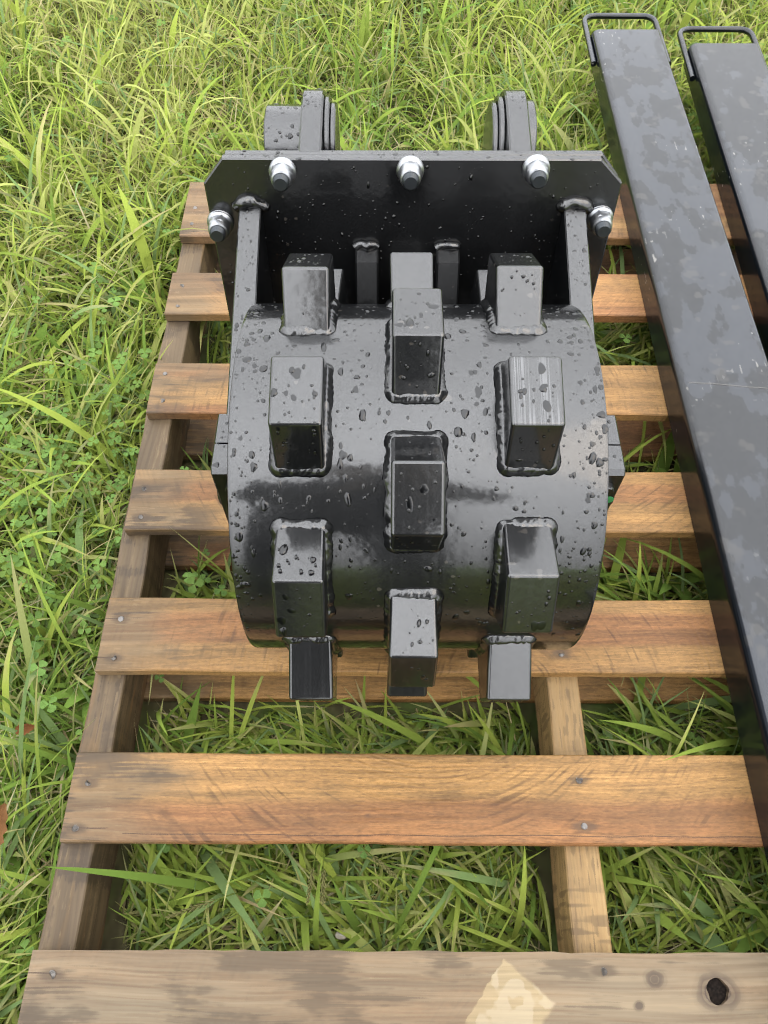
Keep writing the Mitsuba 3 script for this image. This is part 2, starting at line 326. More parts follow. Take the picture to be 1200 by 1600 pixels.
for i, (x0, x1) in enumerate(STRINGERS):
    me = board_mesh(-0.148, 1.288, -x1, -x0, 0.018, DECK - 0.0182, 20 + i)
    v, f = me; v = np.c_[-v[:, 1], v[:, 0], v[:, 2]]
    put(pallet + '__stringer', (v, f), 'wood', uv=(31 + i, 1), **({'label': 'greyed outer stringer at the left side'} if i == 0 else {}))
for i, (y0, y1) in enumerate(BOTTOM):
    put(pallet + '__bottom_board', board_mesh(XL, XR, y0, y1, 0.0, 0.0178, 40 + i), 'wood', uv=(41 + i, 0))
NAILS = {0: [(-0.3486, -0.0111), (0.2307, -0.0053)], 1: [(-0.3498, 0.1829), (-0.3545, 0.1328), (0.2298, 0.1888), (0.2293, 0.1378)],
         2: [(-0.3484, 0.3903), (-0.3478, 0.3367), (0.2261, 0.3447)], 3: [(-0.3512, 0.5925), (-0.348, 0.5453)], 4: [(-0.353, 0.8094), (-0.3489, 0.7551)],
         5: [(-0.3537, 1.0057), (-0.3537, 0.9585)], 6: [(-0.357, 1.2093), (-0.3571, 1.165)]}
rn = np.random.default_rng(8)
for i, pts in NAILS.items():
    for x, y in pts:
        zt = DECK + (0.002 if i == 0 else 0.0)
        tilt = rn.normal(0, 0.22, 2); h = rn.uniform(0.0004, 0.0018)
        me = tube([[x, y, zt - 0.004], [x, y, zt + h * 0.4], [x + tilt[0] * 0.002, y + tilt[1] * 0.002, zt + h]], np.array([0.0034, 0.0042, 0.0032]) * rn.uniform(0.8, 1.1), 12)
        put(board_keys[i] + '__nail', me, 'nail_steel', smooth=30)

# ------------------------------------------------------------------ compaction wheel
YC, ZC, R = 0.4625, 0.3574, 0.1857
DX0, DX1 = -0.138, 0.193
wheel = thing('compaction_wheel', 'black steel compaction wheel with square pads, mounting plate and hooks on the pallet', 'compaction wheel')
W = wheel + '__'
prof = [(DX0, 0.0), (DX0, R - 0.004), (DX0 + 0.001, R - 0.0012), (DX0 + 0.004, R)] + [(x, R) for x in np.linspace(DX0 + 0.02, DX1 - 0.02, 12)] + [(DX1 - 0.004, R), (DX1 - 0.001, R - 0.0012), (DX1, R - 0.004), (DX1, 0.0)]
dm = lathe_x(prof, 180); dm = (dm[0] + [0, YC, ZC], dm[1])
put(W + 'drum', dm, 'black_paint', smooth=35)

def on_drum(th):
    """(radial, tangent) of the angle th measured from the camera side upward."""
    return np.array([0, -math.cos(th), math.sin(th)]), np.array([0, math.sin(th), math.cos(th)])

def pad(xc, th_deg, seed, uvx=0.0):
    th = math.radians(th_deg); er, et = on_drum(th); ex = np.array([1.0, 0, 0]); c = np.array([0, YC, ZC])
    rs = np.random.default_rng(seed); r = 0.0034
    p, h, hb, hw, hwb = (0.0530 if -40 < th_deg < -5 else 0.0490 if th_deg > -20 else 0.0462), 0.0310, 0.0535, 0.0220, 0.0212
    sk = rs.normal(0, 0.0012, 2)
    cor = []
    for sx in (-1, 1):
        for st in (-1, 1):
            cor.append(c + ex * (xc + sk[0] + sx * (hw - r)) + et * (st * (h - r) + sk[1]) + er * (R + p - r))
            cor.append(c + ex * (xc + sx * (hwb - r)) + et * (st * (hb - r)) + er * (R - 0.012))
    k = put(W + 'pad', round_hull(cor, r), 'scuffed_paint' if uvx else 'black_paint', smooth=True, **({'label': 'pad with a scuffed bright metal face'} if uvx else {}))
    # weld bead round its foot
    n = 170; t = np.arange(n) / n; a, b, rc = hwb - 0.0003, 0.0485, 0.004
    rect = sg.Polygon([(-a, -b), (a, -b), (a, b), (-a, b)]).buffer(-rc).buffer(rc)
    ring = np.array([rect.exterior.interpolate(q, normalized=True).coords[0] for q in t])
    tg = np.roll(ring, -1, 0) - np.roll(ring, 1, 0); tg /= np.linalg.norm(tg, axis=1, keepdims=True); no = np.c_[tg[:, 1], -tg[:, 0]]
    no *= np.sign((no * ring).sum(1).mean())
    sec = np.array([(-0.004, 0.0062), (0.0004, 0.0058), (0.0024, 0.0042), (0.0042, 0.0027), (0.0052, 0.0012), (0.0068, -0.0006), (0.0030, -0.006), (-0.004, -0.006)]); ks = len(sec)
    nz = vnoise(np.c_[ring * 110, np.full(n, seed)], seed); nz2 = vnoise(np.c_[ring * 330, np.full(n, seed)], seed + 3)
    g1 = (0.75 + 0.50 * nz)[:, None]; rip = (nz2 - 0.5)[:, None] * 0.0013
    sid = (vnoise(np.c_[np.repeat(ring * 420, ks, 0), np.tile(np.arange(ks), n) * 1.7 + seed], 5).reshape(n, ks) - 0.5) * 0.0011
    out = np.where(sec[None, :, 0] > 0, sec[None, :, 0] * g1, sec[None, :, 0]) + sid; hi = np.where(sec[None, :, 1] > 0, sec[None, :, 1] * (0.75 + 0.5 * nz[:, None]) + rip, sec[None, :, 1]) + 0.5 * sid
    P2 = ring[:, None] + no[:, None] * out[..., None]
    ph = P2[..., 1] / R + th; rad = R + hi
    V = np.stack([xc + P2[..., 0], YC - rad * np.cos(ph), ZC + rad * np.sin(ph)], -1).reshape(-1, 3)
    ii, jj = np.meshgrid(np.arange(n), np.arange(ks), indexing='ij'); i2, j2 = (ii + 1) % n, (jj + 1) % ks
    Q = np.stack([ii * ks + jj, ii * ks + j2, i2 * ks + j2, i2 * ks + jj], -1).reshape(-1, 4)
    put(k + '__weld', (V, Q), 'black_paint', smooth=True)

PAD_TH = {'L': [119.0 - 45 * k for k in range(7)] + [160.0], 'C': [94.2, 52.9, 7.8, -37.0, -84, -129, -174, 138.5], 'R': [119.6 - 45 * k for k in range(7)] + [160.5]}
PAD_X = {'L': -0.074, 'C': 0.0255, 'R': 0.1225}
s = 100
for row in 'LCR':
    for th in PAD_TH[row]:
        s += 1
        pad(PAD_X[row], th, s, 1.0 if (row == 'R' and 70 < th < 80) else 0.0)

# mounting plates
TILT = math.radians(8.0)
PO = np.array([0.0, 0.757, 0.486]); PU = np.array([0, math.sin(TILT), math.cos(TILT)]); PN = np.array([0, -math.cos(TILT), math.sin(TILT)])
PX = np.array([1.0, 0, 0])
def plate_frame(o): return frame(o, PX, PU, PN)      # local x, up, towards the drum
TOP = 0.052
poly = [(-0.183, TOP), (-0.208, 0.023), (-0.208, -0.33), (-0.19, -0.358), (0.245, -0.358), (0.265, -0.33), (0.265, 0.025), (0.236, TOP)]
put(W + 'mount_plate', xf(bevel_prism(poly, 0.0098), plate_frame(PO - PN * 0.0098)), 'black_paint')
poly2 = [(-0.181, TOP - 0.0006), (-0.206, 0.0235), (-0.206, -0.32), (-0.19, -0.345), (0.243, -0.345), (0.263, -0.32), (0.263, 0.0255), (0.239, TOP + 0.0004)]
put(W + 'adapter_plate', xf(bevel_prism(poly2, 0.0110), plate_frame(PO - PN * 0.0212)), 'black_paint')

# side arms, split hub blocks
def prism_yz(poly, x0, x1, b=0.0014):
    return xf(bevel_prism(poly, x1 - x0, b), frame([x0, 0, 0], [0, 1, 0], [0, 0, 1], [1, 0, 0]))
ARM = [(0.7555, 0.486), (0.500, 0.4145), (0.488, 0.36), (0.500, 0.29), (0.722, 0.235)]
def blob_weld(base, pts, r, seed, n=40):
    path = smoothpath(pts, 0.01, 6)
    d = np.r_[0, np.cumsum(np.linalg.norm(np.diff(path, axis=0), axis=1))]; q = np.linspace(0, d[-1], n)
    path = np.stack([np.interp(q, d, path[:, j]) for j in range(3)], 1)
    nz = vnoise(np.c_[path * 110], seed); sid = vnoise(np.c_[np.repeat(path * 170, 9, 0) + np.tile(np.arange(9), n)[:, None] * 1.3], seed).reshape(n, 9)
    env = np.clip(np.minimum(np.arange(n), np.arange(n)[::-1]) / 3.0, 0.25, 1)
    put(base, tube(path, (r * (0.60 + 0.75 * nz) * env)[:, None] * (0.70 + 0.6 * sid), 9), 'black_paint', smooth=60)
for side, (xa, xb, xc, xd) in enumerate([(-0.171, -0.1455, -0.180, -0.1440), (0.2035, 0.2290, 0.2020, 0.2450)]):
    ka = put(W + 'arm', prism_yz(ARM, xa, xb), 'black_paint')
    m = (xa + xb) / 2
    blob_weld(ka + '__weld', [(xa - 0.007, 0.757, 0.478), (xa + 0.004, 0.7555, 0.4890), (xb - 0.004, 0.7555, 0.4890), (xb + 0.008, 0.757, 0.477)], 0.0072, 71 + side)
    put(W + 'hub_block', prism_yz([(0.4685, 0.28), (0.511, 0.28), (0.511, 0.4085), (0.506, 0.415), (0.4685, 0.415)], xc, xd), 'black_paint')
    kc = put(W + 'hub_cap', prism_yz([(0.432, 0.28), (0.4662, 0.28), (0.4662, 0.4155), (0.437, 0.4155), (0.432, 0.4105)], xc, xd), 'black_paint')
    sx = (xc + xd) / 2 + (0.002 if side == 0 else 0.006)
    put(kc + '__cap_screw', cyl([sx, 0.4325, 0.392], [sx, 0.4235, 0.392], 0.0075, 20, 0.001), 'black_paint', smooth=30)
    if side: put(kc + '__sticker', tube([[0.2385, 0.4322, 0.364], [0.2385, 0.4313, 0.364]], 0.0062, 24), 'green_vinyl', smooth=30, label='round green sticker')
    put(W + 'axle', cyl([xc - 0.004 if side == 0 else xd + 0.004, YC, ZC - 0.01], [(DX0 + 0.01) if side == 0 else (DX1 - 0.01), YC, ZC - 0.01], 0.026, 32, 0.002), 'black_paint', smooth=30)

# scraper bars between the pad rows
for side, xm in enumerate((-0.0243, 0.0733)):
    bar = [(0.7555, 0.4335), (0.722, 0.4300), (0.686, 0.368), (0.672, 0.32), (0.674, 0.27), (0.728, 0.27)]
    kb = put(W + 'scraper_bar', prism_yz(bar, xm - 0.0138, xm + 0.0138, 0.002), 'black_paint')
    blob_weld(kb + '__weld', [(xm - 0.014, 0.746, 0.430), (xm - 0.010, 0.7465, 0.4345), (xm + 0.010, 0.7465, 0.4345), (xm + 0.014, 0.746, 0.430)], 0.0058, 81 + side)

# hook ears with pin bosses behind the plate
def disc_yz(yc, zc, r, n=40, squash=None):
    return [(yc + r * math.cos(a), zc + r * math.sin(a)) for a in np.linspace(0, 2 * np.pi, n, endpoint=False)]
for side, xm in enumerate((-0.0872, 0.149)):
    ey, ez = 0.862, 0.481
    ear = np.array(sg.MultiPoint(disc_yz(ey, ez, 0.066) + [(0.780, 0.535), (0.7725, 0.40), (0.760, 0.30)]).convex_hull.exterior.coords)[:-1]
    ke = put(W + 'hook_ear', prism_yz(ear, xm - 0.0128, xm + 0.0128, 0.002), 'black_paint')
    if side == 0: parts = [(-0.1446, xm - 0.0129, 0.050, 0), (xm + 0.0129, xm + 0.0195, 0.060, 0), (xm + 0.0195, xm + 0.0262, 0.053, 0)]
    else: parts = [(xm - 0.0200, xm - 0.0129, 0.060, 0), (xm - 0.0268, xm - 0.0200, 0.054, 0), (xm + 0.0129, xm + 0.0240, 0.056, 0)]
    for x0, x1, r, _ in parts:
        put(ke + '__boss', cyl([x0, ey, ez], [x1, ey, ez], r, 48, 0.0015), 'black_paint', smooth=30)

# bolts: stud, washer, nut
BOLTS = [(-0.1166, 0.7624, 0.5245), (0.0253, 0.7627, 0.5265), (0.1645, 0.7630, 0.5284), (-0.1962, 0.7537, 0.4627), (0.2478, 0.7547, 0.4700)]
for i, b in enumerate(BOLTS):
    b = np.array(b); b = b + PN * (0.0 - (b - PO) @ PN)
    ks = put(W + 'bolt', cyl(b - PN * 0.004, b + PN * 0.0315, 0.0085, 20, 0.0015), 'thread_steel', smooth=30)
    put(ks + '__washer', cyl(b + PN * 0.0002, b + PN * 0.0032, 0.0155, 32, 0.0006), 'zinc', smooth=30)
    ang = 0.35 + 1.7 * i
    hexa = np.array([(0.0135 * math.cos(ang + q * math.pi / 3), 0.0135 * math.sin(ang + q * math.pi / 3)) for q in range(6)])
    def ring(r, z, n=24): return [b + PX * r * math.cos(a) + PU * r * math.sin(a) + PN * z for a in np.linspace(0, 2 * np.pi, n, endpoint=False)]
    nut = hull([b + PX * h[0] + PU * h[1] + PN * z for h in hexa for z in (0.0055, 0.0150)] + ring(0.0122, 0.0172))
    flange = tube([b + PN * 0.0032, b + PN * 0.0036, b + PN * 0.0055, b + PN * 0.0075], np.array([0.0150, 0.0156, 0.0152, 0.0126]), 32)
    collar = tube([b + PN * 0.0165, b + PN * 0.0195, b + PN * 0.0225, b + PN * 0.0235], np.array([0.0122, 0.0121, 0.0112, 0.0095]), 32)
    put(ks + '__nut', cat(nut, flange, collar), 'zinc', smooth=30)
    thread = [tube(np.array([b + PN * (0.0245 + 0.0016 * q) + PX * 0.0085 * math.cos(a) + PU * 0.0085 * math.sin(a) for a in np.linspace(0, 2 * np.pi, 20, endpoint=False)]), 0.0006, 4, closed=True) for q in range(4)]
    put(ks + '__thread', cat(*thread), 'thread_steel', smooth=30)

# ------------------------------------------------------------------ rain drops
cap = []
rings, segs = 4, 9
for i in range(rings):
    cr_, cz_ = ((1.0, 0.0), (0.86, 0.42), (0.63, 0.74), (0.33, 0.93))[i]
    for q in range(segs): cap.append((cr_ * math.cos(2 * math.pi * q / segs), cr_ * math.sin(2 * math.pi * q / segs), cz_))
cap.append((0, 0, 1)); cap = np.array(cap); capf = []
for i in range(rings - 1):
    for q in range(segs):
        l = (q + 1) % segs; capf += [[i * segs + q, i * segs + l, (i + 1) * segs + l], [i * segs + q, (i + 1) * segs + l, (i + 1) * segs + q]]
for q in range(segs): capf.append([(rings - 1) * segs + q, (rings - 1) * segs + (q + 1) % segs, len(cap) - 1])
capf = np.array(capf)
def drops(pos, nor, rad, rng, flat=0.34):
    pos, nor, rad = np.asarray(pos, float), np.asarray(nor, float), np.asarray(rad, float)
    nor = nor / np.linalg.norm(nor, axis=1, keepdims=True); n = len(pos)
    down = np.array([0, 0, -1.0]) - nor * (nor @ np.array([0, 0, -1.0]))[:, None]
    L = np.linalg.norm(down, axis=1); alt = np.cross(nor, [1.0, 0.02, 0]); alt /= np.linalg.norm(alt, axis=1, keepdims=True)
    t1 = np.where((L > 0.05)[:, None], down / np.maximum(L, 1e-6)[:, None], alt); t2 = np.cross(nor, t1)
    el = 1 + np.clip(rng.normal(0.15, 0.25, n), -0.1, 0.9) * np.minimum(1, rad / 0.002)
    wob = 1 + 0.18 * np.sin(np.arange(len(cap))[None] % segs * 2 * np.pi / segs * rng.integers(2, 4, n)[:, None] + rng.uniform(0, 6, n)[:, None]) * (rad / 0.003).clip(0, 1)[:, None]
    h = flat * rng.uniform(0.75, 1.15, n)
    V = pos[:, None] + (t1[:, None] * (cap[None, :, 0:1] * (rad * el)[:, None, None]) + t2[:, None] * (cap[None, :, 1:2] * (rad / np.sqrt(el))[:, None, None])) * wob[:, :, None] + nor[:, None] * (cap[None, :, 2:3] * (rad * h)[:, None, None]) - nor[:, None] * 0.0001
    Fc = (capf[None] + (np.arange(n) * len(cap))[:, None, None]).reshape(-1, 3)
    return V.reshape(-1, 3), Fc
rd = np.random.default_rng(21)
def radii(n, mean=0.0014, sig=0.55, top=0.0042): return np.minimum(mean * np.exp(rd.normal(0, sig, n)), top)
n = 1700
x = rd.uniform(DX0 + 0.003, DX1 - 0.003, n); th = np.radians(rd.uniform(2, 128, n))
edge = rd.random(n) < 0.14; x = np.where(edge, np.where(rd.random(n) < 0.5, DX0 + 0.003 + rd.exponential(0.008, n), DX1 - 0.003 - rd.exponential(0.008, n)), x)
ok = np.ones(n, bool)
for row in 'LCR':
    for t in PAD_TH[row]:
        ok &= ~((np.abs(x - PAD_X[row]) < 0.030) & (np.abs(th - math.radians(t)) < 0.058 / R))
x, th = x[ok], th[ok]
pos = np.stack([x, YC - R * np.cos(th), ZC + R * np.sin(th)], 1); nor = np.stack([0 * x, -np.cos(th), np.sin(th)], 1)
rr = radii(len(x), 0.00105, 0.62)
films = []
for row in 'LCR':
    for t in PAD_TH[row]:
        if 20 < t < 110:
            er, et = on_drum(math.radians(t)); m = 3
            pf = np.array([0, YC, ZC]) + np.outer(PAD_X[row] + rd.uniform(-0.015, 0.015, m), [1, 0, 0]) + np.outer(rd.uniform(-0.022, 0.022, m), et) + er * (R + (0.0530 if -40 < t < -5 else 0.0490))
            films.append(drops(pf, np.tile(er, (m, 1)), rd.uniform(0.0022, 0.0052, m), rd, 0.07))
m = 28; xf_, tf_ = rd.uniform(DX0 + 0.01, DX1 - 0.01, m), np.radians(rd.uniform(45, 120, m)); okf = np.ones(m, bool)
for row in 'LCR':
    for t in PAD_TH[row]: okf &= ~((np.abs(xf_ - PAD_X[row]) < 0.034) & (np.abs(tf_ - math.radians(t)) < 0.063 / R))
xf_, tf_ = xf_[okf], tf_[okf]
films.append(drops(np.stack([xf_, YC - R * np.cos(tf_), ZC + R * np.sin(tf_)], 1), np.stack([0 * xf_, -np.cos(tf_), np.sin(tf_)], 1), rd.uniform(0.002, 0.0045, len(xf_)), rd, 0.09))
sets = [drops(pos, nor, rr, rd)]
for row in 'LCR':
    for t in PAD_TH[row]:
        if not -25 < t < 125: continue
        er, et = on_drum(math.radians(t)); c = np.array([0, YC, ZC])
        m = 26 if t > 60 else 16
        a, b = rd.uniform(-0.017, 0.017, m), rd.uniform(-0.026, 0.026, m)
        sets.append(drops(c + np.outer(PAD_X[row] + a, [1, 0, 0]) + np.outer(b, et) + er * (R + (0.0530 if -40 < t < -5 else 0.0490)), np.tile(er, (m, 1)), radii(m, 0.0011, 0.55), rd, 0.4))
        for sg_ in (-1, 1):
            m = 16; a, q = rd.uniform(-0.017, 0.017, m), rd.uniform(0.12, 0.95, m)
            nn = nrm(et * sg_ + er * 0.38)
            base = c + np.outer(PAD_X[row] + a, [1, 0, 0]) + np.outer(sg_ * (0.0535 - 0.0225 * (q * 0.0490 + 0.012) / 0.0595), et) + np.outer(R + q * 0.0490, er)
            sets.append(drops(base, np.tile(nn, (m, 1)), radii(m, 0.00085, 0.6), rd, 0.45))
m = 420; a, b = rd.uniform(-0.195, 0.25, m), rd.uniform(-0.16, 0.045, m)
sets.append(drops(PO + np.outer(a, PX) + np.outer(b, PU), np.tile(PN, (m, 1)), radii(m, 0.00105, 0.45, 0.0026), rd, 0.8))
m = 60; a = rd.uniform(-0.175, 0.232, m); q = rd.uniform(0, 0.020, m)
sets.append(drops(PO + np.outer(a, PX) + PU * TOP - np.outer(q, PN), np.tile(PU, (m, 1)), radii(m, 0.0011, 0.5, 0.003), rd))
an = nrm([0, -0.0715, 0.2555])
for xa, xb in ((-0.171, -0.1455), (0.2035, 0.2290)):
    m = 110; q = rd.uniform(0, 1, m); pts = np.stack([rd.uniform(xa + 0.002, xb - 0.002, m), 0.7555 - 0.2555 * q, 0.486 - 0.0715 * q], 1)
    sets.append(drops(pts, np.tile(an, (m, 1)), radii(m, 0.0009, 0.5, 0.0028), rd))
for xc, xd in ((-0.180, -0.144), (0.202, 0.245)):
    m = 26; pts = np.stack([rd.uniform(xc + 0.002, xd - 0.002, m), rd.uniform(0.44, 0.503, m), np.full(m, 0.4152)], 1)
    sets.append(drops(pts, np.tile([0, 0, 1.0], (m, 1)), radii(m, 0.0014, 0.5, 0.004), rd))
for xm in (-0.0872, 0.149):
    m = 40; a = rd.uniform(0.3, 2.6, m)
    sets.append(drops(np.stack([rd.uniform(xm - 0.011, xm + 0.011, m), 0.862 + 0.066 * np.cos(a), 0.481 + 0.066 * np.sin(a)], 1), np.stack([0 * a, np.cos(a), np.sin(a)], 1), radii(m, 0.0011, 0.5, 0.003), rd))
m = 40; a = rd.uniform(0.6, 2.8, m)
sets.append(drops(np.stack([rd.uniform(-0.142, -0.103, m), 0.862 + 0.05 * np.cos(a), 0.481 + 0.05 * np.sin(a)], 1), np.stack([0 * a, np.cos(a), np.sin(a)], 1), radii(m, 0.0014, 0.5, 0.004), rd))
put(W + 'rain_drops', cat(*sets, *films), 'water', smooth=True, label='clear rain drops beaded on the black paint', kind='stuff')

# ------------------------------------------------------------------ fork extensions
def fork(base_label, x0, yaw, y0, y1, wid, zn, zf, cr):
    k = thing('fork_extension', base_label, 'fork extension', 'fork extensions lying along the pallet')
    def sect(y, inset=0.0):
        t = (y - y0) / (y1 - y0); zt = DECK + zn + (zf - zn) * t - inset; xl = x0 + yaw * (y - 0.25) + inset; xr = xl + wid - 2 * inset; pts = []
        for cx, cz, r, a0 in ((xl + cr[0], zt - cr[0], cr[0], 180), (xr - cr[1], zt - cr[1], cr[1], 90)):
            for a in np.linspace(a0, a0 - 90, 9): pts.append((cx + r * math.cos(math.radians(a)), y, cz + r * math.sin(math.radians(a))))
        pts += [(xr, y, DECK + 0.0015), (xr - 0.001, y, DECK + 0.0004), (xl + 0.001, y, DECK + 0.0004), (xl, y, DECK + 0.0015)]
        return np.array(pts)
    ys = np.r_[np.linspace(y0, y1 - 0.004, 40), y1 - 0.001, y1]; S = [sect(y, i) for y, i in zip(ys, np.r_[np.zeros(40), 0.0012, 0.003])]
    S = np.array(S); nn, kk = S.shape[:2]; V = S.reshape(-1, 3); Q = []
    for i in range(nn - 1):
        for j in range(kk):
            l = (j + 1) % kk; Q.append([i * kk + j, i * kk + l, (i + 1) * kk + l, (i + 1) * kk + j])
    Q = np.array(Q); Fc = [np.vstack([Q[:, [0, 1, 2]], Q[:, [0, 2, 3]]])]
    for j in range(1, kk - 1): Fc.append(np.array([[0, j + 1, j]])); o = (nn - 1) * kk; Fc.append(np.array([[o, o + j, o + j + 1]]))
    put(k + '__sleeve', (V, np.vstack(Fc)), 'fork_paint', smooth=30)
    xl, xr = x0 + yaw * (y1 - 0.25), x0 + yaw * (y1 - 0.25) + wid; d = np.array([yaw, 1, 0]); z = DECK + 0.030
    L = np.array([xl - 0.0064, y1, z]); Rr = np.array([xr + 0.0064, y1, z])
    path = smoothpath([L - d * 0.105, L + d * 0.084, Rr + d * 0.084, Rr - d * 0.105], 0.030, 10)
    put(k + '__handle', tube(path, 0.0060, 14), 'fork_paint', smooth=30)
    return k, sect
f1, sect1 = fork('long black steel fork extension nearest the spiked wheel, with wet patches coloured paler for their sky sheen', 0.430, 0.0065, -0.42, 1.738, 0.1445, 0.078, 0.047, (0.014, 0.007))
f2, sect2 = fork('black steel fork extension at the right picture edge, with a smoother blue grey top', 0.5925, 0.0325, -0.42, 1.685, 0.1445, 0.078, 0.047, (0.014, 0.007))
zs = DECK + 0.078 - 0.031 * (0.735 + 0.42) / 2.158
put(f1 + '__weld_seam', tube([(0.447, 0.744, zs - 0.0003), (0.49, 0.741, zs - 0.0002), (0.53, 0.736, zs - 0.0002), (0.568, 0.733, zs - 0.0003)], 0.0009, 8), 'black_paint', smooth=30)

# ------------------------------------------------------------------ ground and grass
gx = np.unique(np.r_[-300, -80, -25, -10, -5, np.linspace(-3, 3, 121), 5, 10, 25, 80, 300.0]); gy = np.unique(np.r_[-300, -80, -25, -8, -3, np.linspace(-1.5, 4.5, 121), 6, 10, 25, 80, 300.0])
GX, GY = np.meshgrid(gx, gy, indexing='ij'); inn = (np.abs(GX) < 3) & (GY > -1.5) & (GY < 4.5)
GZ = np.where(inn, -0.012 + 0.010 * (vnoise(np.c_[GX.ravel() * 9, GY.ravel() * 9, GX.ravel() * 0], 4).reshape(GX.shape) - 0.5), -0.012)
iu, iv = np.meshgrid(np.arange(len(gx) - 1), np.arange(len(gy) - 1), indexing='ij'); m = len(gy); a = (iu * m + iv).ravel()
put('ground', (np.stack([GX, GY, GZ], -1).reshape(-1, 3), np.stack([a, a + m, a + m + 1, a + 1], 1)), 'soil', smooth=True, kind='structure', label='grassy soil with dry thatch under the whole scene')

def blocked(P):
    """Which of the points P (n, k, 3) lie in a board, a stringer, the wheel or a fork."""
    x, y, z = P[..., 0], P[..., 1], P[..., 2]; e = 0.003
    hit = np.zeros(x.shape, bool); inx = (x > XL - 0.008) & (x < XR + e)
    for y0, y1 in BOARDS: hit |= inx & (y > y0 - e) & (y < y1 + e) & (z > DECK - 0.022) & (z < DECK + 0.004)
    for x0, x1 in STRINGERS: hit |= (x > x0 - e) & (x < x1 + e) & (y > -0.15) & (y < 1.29) & (z < DECK - 0.014)
    for y0, y1 in BOTTOM: hit |= inx & (y > y0 - e) & (y < y1 + e) & (z < 0.021)
    hit |= (x > -0.22) & (x < 0.27) & (y > 0.26) & (y < 0.80) & (z > DECK - 0.002)
    hit |= (x > -0.22) & (x < 0.27) & (y >= 0.80) & (y < 0.94) & (z > 0.36)
    hit |= (x > 0.415) & (x < 0.80) & (y < 1.83) & (z > DECK - 0.006)
    return hit

def ribbons(base, direc, length, width, lean, droop, kseg, rng, col0, col1, twist=0.6):
    """Grass blades as bent ribbons; returns vertices, faces, colours and the spine points."""
    n = len(base); t = np.linspace(0, 1, kseg + 1)
    hx, hy = np.cos(direc), np.sin(direc)
    ang = lean[:, None] + droop[:, None] * t[None] ** 1.3          # angle from the vertical along the blade
    step = length[:, None] / kseg
    dx = np.sin(ang) * step; dz = np.cos(ang) * step
    side = rng.normal(0, 0.10, n)[:, None] * t[None]
    px = np.cumsum(dx, 1) - dx[:, :1]; pz = np.cumsum(dz, 1) - dz[:, :1]
    px, pz = np.c_[np.zeros(n), px[:, 1:]], np.c_[np.zeros(n), pz[:, 1:]]
    S = np.stack([base[:, 0:1] + px * hx[:, None] - side * length[:, None] * hy[:, None], base[:, 1:2] + px * hy[:, None] + side * length[:, None] * hx[:, None], base[:, 2:3] + pz], -1)
    S[..., 2] = np.maximum(S[..., 2], base[:, 2:3] + 0.002 + 0.012 * rng.random((n, 1)) * t[None])
    w = width[:, None] * (0.55 + 0.45 * np.minimum(1, t[None] * 4)) * np.clip((1 - t[None]) * 2.2, 0, 1) ** 0.7 * 0.5
    tw = rng.uniform(-twist, twist, n)[:, None] * (0.3 + t[None])
    sv = np.stack([-hy[:, None] * np.cos(tw), hx[:, None] * np.cos(tw), np.sin(tw)], -1)
    A, B = S - sv * w[..., None], S + sv * w[..., None]
    V = np.stack([A, B], 2).reshape(n, -1, 3)
    q = []
    for i in range(kseg - 1): q += [[2 * i, 2 * i + 1, 2 * i + 3], [2 * i, 2 * i + 3, 2 * i + 2]]
    q.append([2 * kseg - 2, 2 * kseg - 1, 2 * kseg])
    Fq = np.array(q)
    C = col0[:, None] * (1 - t[None, :, None]) + col1[:, None] * t[None, :, None]; C = np.repeat(C, 2, 1)
    return V, Fq, C, S

def pack(parts):
    Vs, Fs, Cs, off = [], [], [], 0
    for V, Fq, C in parts:
        n, k = V.shape[:2]
        Vs.append(V.reshape(-1, 3)); Cs.append(C.reshape(-1, 3)); Fs.append((Fq[None] + (np.arange(n) * k)[:, None, None]).reshape(-1, 3) + off); off += n * k
    return np.vstack(Vs), np.vstack(Fs), np.vstack(Cs) * 0.68

gr = np.random.default_rng(77)
def fld(x, y, s, seed): return vnoise(np.c_[x * s, y * s, 0 * x], seed)
def spots(n, x0, x1, y0, y1, widen=0.0):
    y = gr.uniform(y0, y1, n); x = gr.uniform(x0, x1, n) * (1 + widen * np.maximum(y, 0)); return x, y
GREENS = np.array([(0.400, 0.500, 0.095), (0.310, 0.430, 0.080), (0.195, 0.315, 0.060), (0.500, 0.560, 0.170), (0.230, 0.350, 0.130)])
STRAW = np.array([(0.62, 0.53, 0.29), (0.52, 0.42, 0.22), (0.70, 0.62, 0.38)])
def greens(x, y, m):
    f = np.clip(fld(x, y, 2.3, 11) * 1.4 - 0.2 + gr.normal(0, 0.22, m), 0, 0.999)
    i = (f * 4).astype(int); c = GREENS[np.where(gr.random(m) < 0.15, 4, np.array([2, 1, 0, 3])[i])]
    return c * gr.uniform(0.78, 1.22, m)[:, None]
parts, GROW = [], []
